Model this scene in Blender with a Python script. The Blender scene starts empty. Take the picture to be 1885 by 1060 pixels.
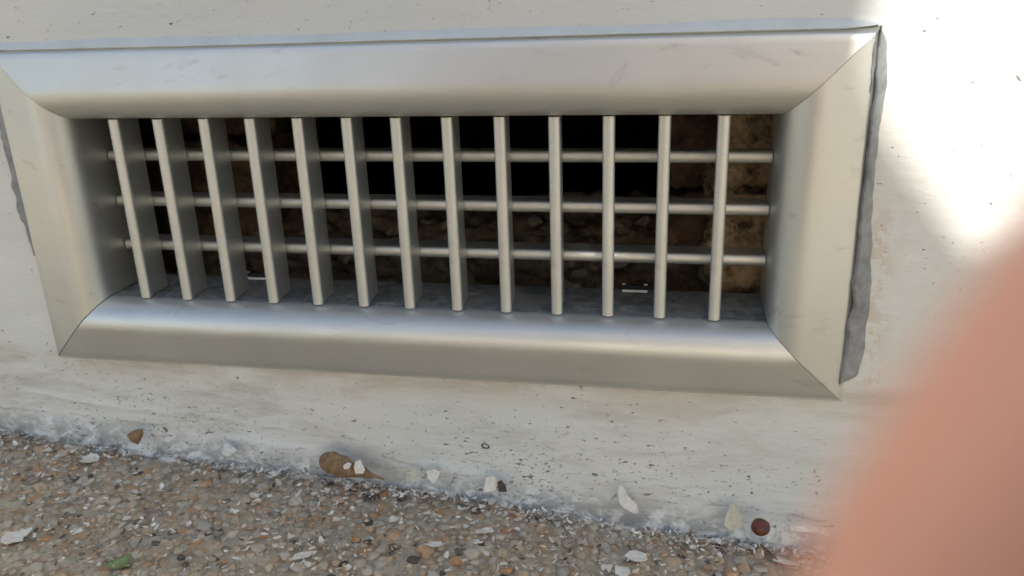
import bpy, bmesh, math, random
import numpy as np
from mathutils import Vector, Matrix, Euler, noise

scn = bpy.context.scene
C = scn.collection
R = math.radians
rng = random.Random(7)

# ------------------------------------------------------------------ camera
# metres; x along the house wall, y into the wall, z up; the grille's centre is the origin
CAM_LOC = Vector((0.10411, -0.29712, 0.07903))
CAM_ROT = Euler((1.23457, 0.03256, 0.19342), 'XYZ')
cam_d = bpy.data.cameras.new('camera')
cam = bpy.data.objects.new('camera', cam_d)
C.objects.link(cam)
cam.location = CAM_LOC
cam.rotation_euler = CAM_ROT
cam_d.sensor_width = 36.0
cam_d.lens = 36.0 * 1524.17 / 1885.0
cam_d.clip_start = 0.004
cam_d.clip_end = 2000
cam_d.dof.use_dof = True
cam_d.dof.focus_distance = 0.315
cam_d.dof.aperture_fstop = cam_d.lens / 2.3      # a 2.3 mm pupil, as in a phone
scn.camera = cam
CM = Matrix.LocRotScale(CAM_LOC, CAM_ROT, None)

# ------------------------------------------------------------------ light
SUN_EL, SUN_AZ = R(30), R(15)                  # azimuth to the right of straight out from the wall
w = bpy.data.worlds.new('World')
scn.world = w
w.use_nodes = True
nt = w.node_tree
sky = nt.nodes.new('ShaderNodeTexSky')
sky.sky_type = 'NISHITA'
sky.sun_disc = False
sky.ozone_density = .75
sky.dust_density = 1.3
sky.sun_elevation = SUN_EL
sky.sun_rotation = math.pi - SUN_AZ
bg = nt.nodes['Background']
bg.inputs['Strength'].default_value = 0.14
nt.links.new(sky.outputs[0], bg.inputs['Color'])
sd = bpy.data.lights.new('sun', 'SUN')
sd.energy = 3.7
sd.angle = R(1.2)
sd.color = (1.0, 0.96, 0.90)
so = bpy.data.objects.new('sun', sd)
C.objects.link(so)
S = Vector((math.sin(SUN_AZ) * math.cos(SUN_EL), -math.cos(SUN_AZ) * math.cos(SUN_EL), math.sin(SUN_EL)))
so.location = S * 10
so.rotation_euler = (-S).to_track_quat('-Z', 'Y').to_euler()
scn.view_settings.view_transform = 'Standard'
scn.view_settings.look = 'None'
scn.view_settings.gamma = 1
scn.view_settings.use_curve_mapping = False
scn.view_settings.exposure = 0.46
scn.cycles.max_bounces = 8
scn.cycles.use_denoising = True

# ------------------------------------------------------------------ helpers
def pix(u, v, y=None, plane=None):
    """the point that a pixel of the 1885 x 1060 survey picture sees on the plane y = const"""
    d = CM.to_3x3() @ Vector(((u - 942.5) / 1524.17, -(v - 530) / 1524.17, -1))
    if y is not None:
        return CAM_LOC + d * ((y - CAM_LOC.y) / d.y)
    t = 0.3                                   # meet the ground z = zg(x)
    for _ in range(30):
        p = CAM_LOC + d * t
        t = (zg(p.x) - CAM_LOC.z) / d.z
    return CAM_LOC + d * t

GP = [(-.2083, -.1051), (-.1405, -.1113), (-.0887, -.1135), (-.0450, -.1165), (.0290, -.1215), (.0871, -.1272), (.1419, -.1318), (.1713, -.1338)]
def zg(x):
    if x <= GP[0][0]:
        d = min(GP[0][0] - x, 1.0)
        return GP[0][1] + .06 * (d - .5 * d * d)
    if x >= GP[-1][0]:
        d = min(x - GP[-1][0], 1.0)
        return GP[-1][1] - .06 * (d - .5 * d * d)
    for (a, za), (b, zb) in zip(GP, GP[1:]):
        if a <= x <= b:
            return za + (zb - za) * (x - a) / (b - a)

def obj(name, verts, faces, mat=None, parent=None, smooth=False, loc=None):
    me = bpy.data.meshes.new(name)
    me.from_pydata([tuple(v) for v in verts], [], faces)
    me.update()
    o = bpy.data.objects.new(name, me)
    C.objects.link(o)
    if mat: me.materials.append(mat)
    if parent: o.parent = parent
    if smooth: me.polygons.foreach_set('use_smooth', [True] * len(me.polygons))
    if loc: o.location = loc
    return o

def tag(o, label=None, cat=None, group=None, kind=None):
    if label: o['label'] = label
    if cat: o['category'] = cat
    if group: o['group'] = group
    if kind: o['kind'] = kind
    return o

def empty(name, loc=(0, 0, 0)):
    o = bpy.data.objects.new(name, None)
    o.location = loc
    o.empty_display_size = .01
    C.objects.link(o)
    return o

def fix_normals(o):
    bm = bmesh.new(); bm.from_mesh(o.data)
    bmesh.ops.recalc_face_normals(bm, faces=bm.faces)
    bm.to_mesh(o.data); bm.free()

def sharp(o, ang=35):
    me = o.data
    me.polygons.foreach_set('use_smooth', [True] * len(me.polygons))
    me.set_sharp_from_angle(angle=R(ang))

def fbm(p, s, o=3, seed=0.0):
    return noise.fractal(Vector((p[0] * s + seed, p[1] * s + seed * 1.7, p[2] * s - seed)), 1.0, 2.0, o)

class NT:
    """small node-writing helper"""
    def __init__(self, name, rough=.6, metal=0.0, color=(.5, .5, .5)):
        self.m = bpy.data.materials.new(name)
        self.m.use_nodes = True
        self.t = self.m.node_tree
        self.b = self.t.nodes['Principled BSDF']
        self.b.inputs['Roughness'].default_value = rough
        self.b.inputs['Metallic'].default_value = metal
        self.b.inputs['Base Color'].default_value = (*color, 1)
        self.pos = self.n('ShaderNodeTexCoord').outputs['Object']
    def n(self, typ, **kw):
        nd = self.t.nodes.new(typ)
        for k, v in kw.items(): setattr(nd, k, v)
        return nd
    def l(self, a, b): self.t.links.new(a, b)
    def map(self, scale=(1, 1, 1), loc=(0, 0, 0), rot=(0, 0, 0), src=None):
        m = self.n('ShaderNodeMapping')
        m.inputs['Scale'].default_value = scale
        m.inputs['Location'].default_value = loc
        m.inputs['Rotation'].default_value = rot
        self.l(src or self.pos, m.inputs['Vector'])
        return m.outputs[0]
    def noise(self, scale, detail=4, rough=.55, dist=0, vec=None, out='Fac'):
        m = self.n('ShaderNodeTexNoise')
        m.inputs['Scale'].default_value = scale
        m.inputs['Detail'].default_value = detail
        m.inputs['Roughness'].default_value = rough
        m.inputs['Distortion'].default_value = dist
        self.l(vec or self.pos, m.inputs['Vector'])
        return m.outputs[out]
    def vor(self, scale, feature='F1', vec=None, out='Distance', rand=1.0):
        m = self.n('ShaderNodeTexVoronoi', feature=feature)
        m.inputs['Scale'].default_value = scale
        m.inputs['Randomness'].default_value = rand
        self.l(vec or self.pos, m.inputs['Vector'])
        return m.outputs[out]
    def rng(self, src, a, b, c=0.0, d=1.0, clamp=True, smooth=False):
        m = self.n('ShaderNodeMapRange', clamp=clamp)
        if smooth: m.interpolation_type = 'SMOOTHSTEP'
        for k, v in zip(('From Min', 'From Max', 'To Min', 'To Max'), (a, b, c, d)): m.inputs[k].default_value = v
        self.l(src, m.inputs['Value'])
        return m.outputs[0]
    def math(self, op, a, b=None):
        m = self.n('ShaderNodeMath', operation=op)
        for i, v in enumerate((a, b)):
            if v is None: continue
            if isinstance(v, (int, float)): m.inputs[i].default_value = v
            else: self.l(v, m.inputs[i])
        return m.outputs[0]
    def mix(self, fac, a, b, typ='MIX'):
        m = self.n('ShaderNodeMix', data_type='RGBA', blend_type=typ)
        for i, v in ((0, fac), (6, a), (7, b)):
            if isinstance(v, (int, float)): m.inputs[i].default_value = v
            elif isinstance(v, tuple): m.inputs[i].default_value = (*v, 1)
            else: self.l(v, m.inputs[i])
        return m.outputs[2]
    def ramp(self, src, stops, interp='LINEAR'):
        m = self.n('ShaderNodeValToRGB')
        r = m.color_ramp
        r.interpolation = interp
        while len(r.elements) < len(stops): r.elements.new(.5)
        for e, (p, c) in zip(r.elements, stops):
            e.position = p; e.color = (*c, 1)
        self.l(src, m.inputs[0])
        return m.outputs[0]
    def sep(self, src=None):
        m = self.n('ShaderNodeSeparateXYZ')
        self.l(src or self.pos, m.inputs[0])
        return m.outputs
    def bump(self, h, strength=.3, dist=.001, prev=None):
        m = self.n('ShaderNodeBump')
        m.inputs['Strength'].default_value = strength
        m.inputs['Distance'].default_value = dist
        self.l(h, m.inputs['Height'])
        if prev: self.l(prev, m.inputs['Normal'])
        return m.outputs[0]
    def done(self, color=None, normal=None, rough=None, metal=None):
        for k, v in (('Base Color', color), ('Normal', normal), ('Roughness', rough), ('Metallic', metal)):
            if v is not None: self.l(v, self.b.inputs[k])
        return self.m

# ------------------------------------------------------------------ materials
def mat_wall():
    k = NT('wall_paint', .55)
    x, y, z = k.sep()
    # height over the sloping ground line
    hgt = k.math('ADD', k.math('ADD', z, .1195), k.math('MULTIPLY', x, .0735))
    base = k.mix(k.rng(k.noise(9, 3), .35, .65), (.64, .675, .645), (.69, .695, .65))
    base = k.mix(k.rng(k.noise(2.2, 2, vec=k.map(loc=(3, 1, 2))), .4, .62, 0, .6), base, (.72, .71, .65))
    streak = k.noise(60, 5, .62, .3, vec=k.map((.10, 1, 1.0)))
    base = k.mix(k.rng(streak, .47, .70, 0, .20), base, (.53, .515, .46))
    base = k.mix(k.rng(k.noise(46, 4, .6, .2, vec=k.map((.16, 1, 1.3), loc=(7, 1, 3))), .5, .70, 0, .35), base, (.76, .77, .74))
    # brown grime under the grille and towards the foot of the wall
    under = k.math('MULTIPLY', k.rng(z, -.110, -.068), k.rng(z, -.060, -.068))
    foot = k.rng(hgt, .045, .0)
    g1 = k.noise(48, 7, .72, .5, vec=k.map((.35, 1, 1.6)))
    grime = k.math('MULTIPLY', k.rng(g1, .47, .72), k.math('ADD', k.math('MULTIPLY', under, .75), k.math('MULTIPLY', foot, .6)))
    base = k.mix(k.math('MINIMUM', grime, .62), base, (.36, .315, .245))
    edge = k.math('MULTIPLY', k.rng(z, -.083, -.069), k.rng(k.noise(30, 5, .65, vec=k.map((.5, 1, 1), loc=(5, 0, 1))), .38, .60))
    base = k.mix(k.math('MULTIPLY', k.math('MULTIPLY', edge, k.rng(z, -.060, -.066)), .55), base, (.46, .39, .29))
    # primer beside the right hand sealant
    rx = k.math('MULTIPLY', k.rng(x, .168, .171), k.rng(x, .183, .176))
    rz = k.math('MULTIPLY', k.rng(z, .012, .0), k.rng(z, -.070, -.055))
    pr = k.math('MULTIPLY', k.math('MULTIPLY', rx, rz), k.rng(k.noise(130, 6, .7), .48, .53))
    base = k.mix(k.math('MULTIPLY', pr, .5), base, (.56, .46, .36))
    # flecks with ragged shapes, thicker low down and in clusters
    clump = k.rng(k.noise(20, 5, .65, vec=k.map((.6, 1, 1.3), loc=(9, 2, 4))), .42, .62)
    low = k.rng(hgt, .062, .004)
    dens = k.math('MULTIPLY', k.math('ADD', k.math('MULTIPLY', clump, .9), .12), low)
    def ragged(scale, st, t0, gain, seed):
        n = k.noise(scale, 3, .6, .4, vec=k.map(st, loc=(seed, seed, seed)))
        return k.rng(k.math('ADD', n, k.math('MULTIPLY', dens, gain)), t0, t0 + .025)
    f1 = ragged(400, (.55, 1, 1.1), .700, .100, 1.7)
    f2 = ragged(850, (.55, 1, 1.1), .690, .120, 5.1)
    sparse = ragged(190, (.8, 1, 1), .722, .02, 8.9)
    fl = k.math('MAXIMUM', k.math('MAXIMUM', f1, k.math('MULTIPLY', f2, .8)), sparse)
    base = k.mix(k.math('MULTIPLY', fl, .80), base, (.085, .075, .062))
    # thin dark creases along the edges of old coats of paint
    for lv, sd_, am in ((.0165, 4.0, .38), (.0100, 9.0, .5)):
        wv_ = k.math('MULTIPLY', k.math('SUBTRACT', k.noise(11, 5, .6, vec=k.map((1, 0, 0), loc=(sd_, 0, 0))), .5), .022)
        dd = k.math('ABSOLUTE', k.math('SUBTRACT', k.math('SUBTRACT', hgt, lv), wv_))
        cl = k.math('MULTIPLY', k.rng(dd, .0007, .0001), k.rng(k.noise(55, 5, .7, vec=k.map((1, 1, 1), loc=(sd_, 3, 1))), .47, .60))
        base = k.mix(k.math('MULTIPLY', cl, am), base, (.27, .235, .19))
    # grey chipped grime where the wall meets the ground
    gn = k.noise(150, 6, .7, .6, vec=k.map((.6, 1, 1), loc=(2, 2, 2)))
    line = k.math('MULTIPLY', k.rng(hgt, .011, .000), k.rng(gn, .40, .53))
    base = k.mix(k.math('MULTIPLY', line, .86), base, (.16, .165, .16))
    h = k.math('ADD', k.noise(420, 3, .6, vec=k.map((.35, 1, 1))), k.math('MULTIPLY', k.noise(70, 4, .6, vec=k.map((.3, 1, 1))), 2.6))
    h = k.math('SUBTRACT', h, k.math('MULTIPLY', fl, 1.2))
    nb = k.bump(h, .6, .0005)
    nb = k.bump(k.noise(1500, 2), .25, .00015, nb)
    k.b.inputs['Specular IOR Level'].default_value = .35
    return k.done(base, nb)

def mat_alu(dusty_shaded=False, name='satin_aluminium', streak=(1, 30, 30)):
    k = NT(name, .5, 1.0)
    x, y, z = k.sep()
    c = k.mix(k.rng(k.noise(14, 4, .6), .35, .7), (.70, .71, .665), (.63, .64, .60))
    sm = k.noise(48, 6, .7, 1.6, vec=k.map((.45, 1, 1)))
    smear = k.math('MAXIMUM', k.rng(sm, .60, .72, 0, .5), k.rng(k.noise(170, 5, .7, .5, vec=k.map((.35, 1, 1.4), loc=(3, 3, 1))), .62, .72, 0, .35))
    c = k.mix(smear, c, (.38, .37, .34))
    v = k.n('ShaderNodeTexVoronoi', feature='F1')
    v.inputs['Scale'].default_value = 170
    k.l(k.map((1, 1, 1), loc=(.2, .5, .9)), v.inputs['Vector'])
    sp = k.sep(v.outputs['Color'])
    fl = k.math('MULTIPLY', k.math('LESS_THAN', sp[0], .10), k.math('LESS_THAN', k.math('ADD', v.outputs['Distance'], k.math('MULTIPLY', k.noise(700, 2), .10)), k.math('MULTIPLY', sp[1], .15)))
    c = k.mix(k.math('MULTIPLY', fl, .85), c, (.06, .055, .05))
    metal = k.math('SUBTRACT', .80, k.math('MULTIPLY', fl, .8))
    rough = k.rng(k.noise(35, 4, .6), .3, .7, .40, .50)
    if dusty_shaded:
        # dust and dried water rings on the sill; dark interior reflection painted in
        sill = k.math('MULTIPLY', k.rng(y, .001, .006), k.rng(z, -.0365, -.0378))
        ringv = k.n('ShaderNodeTexVoronoi', feature='F1')
        ringv.inputs['Scale'].default_value = 52
        k.l(k.map((1.0, 1.6, 1), loc=(.1, .2, .05)), ringv.inputs['Vector'])
        wobd = k.math('ADD', ringv.outputs['Distance'], k.math('MULTIPLY', k.noise(130, 4), .35))
        ring = k.math('SUBTRACT', 1.0, k.math('MINIMUM', k.math('MULTIPLY', k.math('ABSOLUTE', k.math('SUBTRACT', wobd, .52)), 22), 1.0))
        ring = k.math('MULTIPLY', ring, k.rng(k.noise(40, 3), .48, .6))
        film = k.rng(k.noise(75, 6, .7, .8), .45, .72, .05, .5)
        grains = k.math('LESS_THAN', k.vor(900), .20)
        grains = k.math('MULTIPLY', grains, k.rng(k.noise(60, 3), .5, .62))
        light = k.math('MAXIMUM', k.math('MULTIPLY', ring, .75), k.math('MULTIPLY', grains, .9))
        dust = k.mix(light, (.115, .125, .13), (.42, .43, .41))
        dust = k.mix(k.rng(k.noise(65, 6, .7, 1.0), .50, .68, 0, .55), dust, (.27, .28, .275))
        d = k.math('MULTIPLY', k.math('MAXIMUM', k.math('MINIMUM', k.math('ADD', film, .75), 1.0), light), sill)
        c = k.mix(d, c, dust)
        metal = k.math('MULTIPLY', metal, k.math('SUBTRACT', 1.0, d))
        rough = k.math('ADD', rough, k.math('MULTIPLY', d, .3))
    h = k.noise(90, 3, .7, vec=k.map(streak))
    nb = k.bump(h, .12, .00008)
    nb = k.bump(k.noise(1900, 2), .10, .00004, nb)
    return k.done(c, nb, rough, metal)

AGG = [(0.0, (.035, .034, .036)), (.045, (.055, .05, .05)), (.065, (.36, .33, .27)), (.20, (.52, .46, .35)), (.34, (.42, .31, .20)),
       (.48, (.56, .42, .27)), (.60, (.47, .29, .16)), (.68, (.58, .31, .13)), (.74, (.60, .52, .38)), (.88, (.42, .405, .36)), (1.0, (.68, .60, .45))]
def mat_pebble(src):
    k = NT('pebble_' + src, .62)
    if src == 'object':
        r = k.n('ShaderNodeObjectInfo').outputs['Random']
    else:
        a = k.n('ShaderNodeAttribute', attribute_name='tint')
        r = a.outputs['Fac']
    geo = k.n('ShaderNodeNewGeometry').outputs['Position']
    c = k.ramp(r, AGG)
    c = k.mix(k.rng(k.noise(240, 5, .65, vec=geo), .35, .7, 0, .5), c, (.26, .17, .10))
    # thin film of cement and lime left on the stones
    film = k.math('MAXIMUM', k.rng(k.noise(95, 6, .7, .5, vec=geo), .48, .62, 0, .62), k.rng(k.noise(38, 6, .75, .4, vec=geo), .54, .62, 0, .6))
    c = k.mix(film, c, (.62, .56, .44))
    c = k.mix(k.math('MULTIPLY', k.math('LESS_THAN', k.vor(1400, vec=geo), .16), .6), c, (.55, .53, .49))
    nb = k.bump(k.noise(650, 5, .7, vec=geo), .9, .0006)
    return k.done(c, nb)

def mat_mortar():
    k = NT('exposed_aggregate_mortar', .8)
    c = k.mix(k.rng(k.noise(120, 6, .7), .35, .65), (.24, .19, .13), (.56, .50, .38))
    cell = k.n('ShaderNodeTexVoronoi', feature='F1'); cell.inputs['Scale'].default_value = 210
    k.l(k.pos, cell.inputs['Vector'])
    stone = k.ramp(k.sep(cell.outputs['Color'])[0], AGG)
    fac = k.rng(cell.outputs['Distance'], .52, .42)
    c = k.mix(k.math('MULTIPLY', fac, .9), c, stone)
    h = k.math('ADD', k.math('MULTIPLY', cell.outputs['Distance'], -1.5), k.noise(700, 4, .7))
    return k.done(c, k.bump(h, .8, .001))

def mat_simple(name, col, rough=.6, var=.25, scale=150, bump=.3, dist=.0003, col2=None, sss=0, metal=0):
    k = NT(name, rough, metal)
    c2 = col2 or tuple(v * (1 - var) for v in col)
    c = k.mix(k.rng(k.noise(scale, 5, .65), .35, .68), col, c2)
    nb = k.bump(k.noise(scale * 4, 4, .6), bump, dist)
    if sss:
        k.b.inputs['Subsurface Weight'].default_value = sss
        k.b.inputs['Subsurface Radius'].default_value = (1.0, .35, .2)
        k.b.inputs['Subsurface Scale'].default_value = .006
    return k.done(c, nb)

def mat_chips():
    k = NT('paint_chip_mix', .6)
    r = k.n('ShaderNodeAttribute', attribute_name='tint').outputs['Fac']
    c = k.ramp(r, [(0, (.74, .73, .67)), (.35, (.82, .81, .76)), (.36, (.56, .50, .40)), (.62, (.66, .61, .50)), (.63, (.36, .25, .15)), (.80, (.28, .19, .12)), (.81, (.09, .07, .05)), (1, (.14, .11, .08))])
    return k.done(c)
M = dict(
    chips=mat_chips(),
    wall=mat_wall(),
    alu=mat_alu(), alu_v=mat_alu(name='satin_aluminium_upright', streak=(30, 30, 1)), alu_dusty_shaded=mat_alu(True, 'satin_aluminium_sill'),
    peb=mat_pebble('object'), peb_s=mat_pebble('attribute'), mortar=mat_mortar(),
    caulk=mat_simple('grey_sealant', (.30, .31, .31), .5, .45, 160, .8, .0004),
    bead=mat_simple('painted_bead', (.64, .69, .68), .3, .12, 60, .2, .0002),
    flake=mat_simple('paint_flake', (.80, .79, .73), .6, .2, 500, .4, .0002, col2=(.62, .57, .48)),
    cream=mat_simple('cream_flake', (.60, .57, .45), .45, .2, 500, .4, .0002, col2=(.48, .43, .32)),
    leaf=mat_simple('dry_leaf', (.36, .24, .13), .8, .5, 420, 1.0, .0006, col2=(.16, .09, .045)),
    red=mat_simple('dark_seed', (.17, .045, .025), .38, .5, 300, .5, .0003, col2=(.06, .018, .012)),
    green=mat_simple('green_leaf', (.24, .31, .13), .6, .4, 300, .5, .0003, col2=(.10, .15, .05)),
    twig=mat_simple('dark_twig', (.09, .065, .045), .8, .4, 500, .6, .0002),
    black=mat_simple('black_trace', (.02, .02, .02), .5),
    clip=mat_simple('bright_steel', (.85, .86, .88), .35, .05, 100, .1, .0001),
    clip_dark=mat_simple('dark_steel', (.02, .02, .022), .9, .2, 100, .1, .0001),
    rubble=mat_simple('brown_rubble', (.33, .25, .17), .9, .6, 130, .9, .0012, col2=(.085, .06, .042)),
    rubble_pale=mat_simple('pale_rubble', (.48, .44, .34), .9, .5, 160, .8, .0008, col2=(.16, .125, .09)),
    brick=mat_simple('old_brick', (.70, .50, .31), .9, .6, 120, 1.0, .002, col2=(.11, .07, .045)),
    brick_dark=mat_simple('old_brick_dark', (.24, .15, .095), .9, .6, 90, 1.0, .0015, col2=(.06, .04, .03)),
    void=mat_simple('shade_black_lining', (.035, .032, .03), .95),  # near-black stands in for the hollow's missing light
    skin=mat_simple('skin', (.84, .42, .30), .5, .18, 60, .2, .0003, sss=.35),
    shirt=mat_simple('pale_cotton', (.68, .67, .64), .9, .15, 500, .4, .0004),
    trousers=mat_simple('blue_denim', (.10, .12, .17), .9, .3, 600, .4, .0004),
    hair=mat_simple('brown_hair', (.05, .035, .025), .6, .4, 300, .6, .001),
    shoe=mat_simple('brown_shoe', (.10, .07, .05), .6, .3, 100),
    phone=mat_simple('grey_phone_shell', (.30, .31, .32), .3, .05, 50, .02, .0001),
    glass=mat_simple('dark_lens_glass', (.02, .02, .025), .08, .1, 50, 0, .0001),
)

# ------------------------------------------------------------------ ground
def lines(lo, hi, a, b, fine):
    """grid lines: fine between a and b, widening outwards to lo and hi"""
    n = max(1, round((b - a) / fine))
    L = [a + (b - a) * i / n for i in range(n + 1)]
    s, v = fine, b
    while v < hi:
        s *= 1.35; v = min(v + s, hi); L.append(v)
    s, v = fine, a
    while v > lo:
        s *= 1.35; v = max(v - s, lo); L.insert(0, v)
    return L

gx = lines(-400, 400, -.40, .44, .0022)
gy = lines(-900, .06, -.16, .02, .0022)
gv, gf = [], []
for yy in gy:
    for xx in gx:
        near = max(0, 1 - max(abs(xx) - .38, 0) / .3) * max(0, 1 - max(-yy - .15, 0) / .3)
        z = zg(xx)
        if near > 0:
            z += near * (-.0005 + .0008 * fbm((xx, yy, 0), 160, 3) + .0010 * fbm((xx, yy, 0), 18, 2, 3.1))
        gv.append((xx, yy, z))
nx = len(gx)
for j in range(len(gy) - 1):
    for i in range(nx - 1):
        a = j * nx + i
        gf.append((a, a + 1, a + nx + 1, a + nx))
ground = tag(obj('ground', gv, gf, M['mortar'], smooth=True), kind='structure')

# pebbles, packed from large to small
def relief(x, y):
    return .0010 * fbm((x, y, 0), 18, 2, 3.1)
PX0, PX1, PY0, PY1 = -.36, .38, -.24, -.0035
cells = {}
CS = .006
def free(x, y, r, k=.86):
    ci, cj = int(x // CS), int(y // CS)
    for i in range(ci - 2, ci + 3):
        for j in range(cj - 2, cj + 3):
            for (a, b, q) in cells.get((i, j), ()):
                if (a - x) ** 2 + (b - y) ** 2 < ((r + q) * k) ** 2: return False
    return True
pebs = []
for rad, tries in ((.0036, 260), (.0029, 1500), (.0024, 4200), (.0019, 11000), (.0015, 19000), (.0012, 26000), (.0009, 30000)):
    for _ in range(tries):
        x = rng.uniform(PX0, PX1); y = rng.uniform(PY0, PY1)
        r = rad * rng.uniform(.86, 1.12)
        if y > -.0055 - r * .3: continue
        if abs(x - .0905 - .02 * y) < .0016 and r > .0012: continue      # the mortar joint in the slab
        if free(x, y, r):
            cells.setdefault((int(x // CS), int(y // CS)), []).append((x, y, r))
            pebs.append((x, y, r))
CMI = CM.inverted()
def in_view(p, m=1.05):
    q = CMI @ Vector(p)
    u, v = q.x / -q.z, q.y / -q.z
    return abs(u) < .6184 * m and abs(v) < .3477 * m
def pebble_mesh(seed, sub=2):
    bm = bmesh.new()
    bmesh.ops.create_icosphere(bm, subdivisions=sub, radius=1)
    rr = random.Random(seed)
    sq = rr.uniform(.72, 1.0)
    for v in bm.verts:
        n1 = fbm(v.co, .9, 2, seed * 3.3)
        n2 = fbm(v.co, 2.4, 2, seed * 1.3)
        v.co *= 1 + .55 * n1 + .30 * n2
        v.co.y *= sq
        v.co.z *= .78
        if v.co.z > .40: v.co.z = .40 + (v.co.z - .40) * .35
    if seed % 3:
        for _ in range(9):
            n = Vector((rr.uniform(-1, 1), rr.uniform(-1, 1), rr.uniform(-.4, 1))).normalized(); d = rr.uniform(.52, .80)
            for v in bm.verts:
                e = v.co.dot(n) - d
                if e > 0: v.co -= n * e * .92
    V = np.array([v.co[:] for v in bm.verts]); F = np.array([[v.index for v in f.verts] for f in bm.faces])
    bm.free()
    return V, F
PM = [pebble_mesh(i) for i in range(14)]
PML = [pebble_mesh(i, 1) for i in range(14)]
shared = []
for i, (V, F) in enumerate(PML[:0] or PM):
    me = bpy.data.meshes.new('pebble')
    me.from_pydata(V.tolist(), [], F.tolist()); me.update()
    me.polygons.foreach_set('use_smooth', [i % 3 == 0] * len(F))
    me.materials.append(M['peb'])
    shared.append(me)
def sink(r): return rng.uniform(-.46, -.02) * r
order = []
for i, (x, y, r) in enumerate(pebs):
    p = (x, y, zg(x))
    if in_view(p, 1.0):
        order.append((r / (CMI @ Vector(p)).length, i))
order.sort(reverse=True)
single = set(i for _, i in order[:300])
bigV, bigF, bigT, bigS = [], [], [], []
off = 0
for i, (x, y, r) in enumerate(pebs):
    z = zg(x) + relief(x, y) + sink(r) - .0004
    a = rng.uniform(0, 6.283); kx = rng.uniform(0, 13.99); tilt = rng.uniform(-.25, .25); tl2 = rng.uniform(-.25, .25)
    rot = Euler((tilt, tl2, a))
    if i in single:
        o = bpy.data.objects.new('pebble', shared[int(kx)])
        o.location = (x, y, z); o.rotation_euler = rot; o.scale = (r * 1.08,) * 3
        o.parent = ground
        C.objects.link(o)
        continue
    V, F = (PM if in_view((x, y, z), 1.15) else PML)[int(kx)]
    Rm = np.array(rot.to_matrix())
    bigV.append((V * r * 1.08) @ Rm.T + np.array((x, y, z)))
    bigF.append(F + off); off += len(V)
    bigT.append(np.full(len(V), rng.random())); bigS.append(np.full(len(F), int(kx) % 3 == 0))
bigV = np.concatenate(bigV); bigF = np.concatenate(bigF); bigT = np.concatenate(bigT)
me = bpy.data.meshes.new('small_pebbles')
me.vertices.add(len(bigV)); me.vertices.foreach_set('co', bigV.ravel())
me.loops.add(bigF.size); me.loops.foreach_set('vertex_index', bigF.ravel().astype(np.int32))
me.polygons.add(len(bigF)); me.polygons.foreach_set('loop_start', np.arange(0, bigF.size, 3, dtype=np.int32))
me.polygons.foreach_set('use_smooth', np.concatenate(bigS))
me.update(); me.validate()
at = me.attributes.new('tint', 'FLOAT', 'POINT'); at.data.foreach_set('value', bigT)
me.materials.append(M['peb_s'])
sp_o = bpy.data.objects.new('small_pebbles', me); sp_o.parent = ground; C.objects.link(sp_o)
sp_o['kind'] = 'stuff'

# ------------------------------------------------------------------ house wall
OX, OZ = .1435, .0440            # half size of the hole in the wall
def wall_h(x, z):
    """height above the ground"""
    return z - zg(x)
def wall_y(x, z):
    h = wall_h(x, z)
    y = 0.0
    if abs(x) < .6 and z < .4:
        e = min(1, (.6 - abs(x)) / .15) * min(1, (.4 - z) / .15)
        dw = -.00035 * fbm((x * .35, 0, z), 30, 4, 2.2) - .00085 * fbm((x * .6, 0, z), 7, 2, 5.2)
        y += dw * e
        lap = .0115 + .0030 * fbm((x, 0, 0), 14, 3, 8.8) - .010 * max(0, min(1, (x - .05) / .12)) * 0
        rag = .0007 * fbm((x, 0, z), 260, 3, 1.2)
        t = max(0, min(1, (lap + rag - h) / .0011))
        y -= (.0007 + .0004 * fbm((x, 0, 0), 25, 2, 4.4)) * t * t * (3 - 2 * t)
        lap2 = .019 + .003 * fbm((x, 0, 0), 9, 3, 12.8)
        t2 = max(0, 1 - abs(h - lap2) / .0016)
        y -= .0009 * t2 * max(0, fbm((x, 0, 0), 11, 2, 3.8) + .35)
        if h < .02:
            y -= .00055 * max(0, fbm((x * .6, 0, z), 130, 4, 6.6)) * min(1, (.02 - h) / .006) * 1.6
    hh = max(h, -.01)
    y -= .0070 * math.exp(-max(hh + .0005, 0) / .0042)
    return y
wx = lines(-5, 6, -.34, .38, .0018)
wz = lines(-.16, 2.9, -.150, .14, .0018)
def snap(L, v):
    i = min(range(len(L)), key=lambda k: abs(L[k] - v)); L[i] = v
for v in (-OX, OX): snap(wx, v)
for v in (-OZ, OZ): snap(wz, v)
wv, wf = [], []
for z in wz:
    for x in wx:
        g = zg(x)
        zz = z
        if z < -.075:                       # rows bend to follow the sloping foot
            t = (z + .075) / -.075
            zz = -.075 + (g - .012 + .075) * t
        hole = abs(x) < OX + .012 and abs(z) < OZ + .012
        wv.append((x, 0 if hole else wall_y(x, zz), zz))
nw = len(wx)
for j in range(len(wz) - 1):
    for i in range(nw - 1):
        cx = (wx[i] + wx[i + 1]) / 2; cz = (wz[j] + wz[j + 1]) / 2
        if abs(cx) < OX and abs(cz) < OZ: continue
        a = j * nw + i
        wf.append((a, a + 1, a + nw + 1, a + nw))
wall = tag(obj('house_wall', wv, wf, M['wall'], smooth=True), 'off-white painted house wall with dirt flecks along its foot and a metal grille set in it', 'wall')

def box(x0, x1, y0, y1, z0, z1):
    v = [(x, y, z) for x in (x0, x1) for y in (y0, y1) for z in (z0, z1)]
    f = [(0, 1, 3, 2), (4, 6, 7, 5), (0, 4, 5, 1), (2, 3, 7, 6), (0, 2, 6, 4), (1, 5, 7, 3)]
    return v, f
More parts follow.
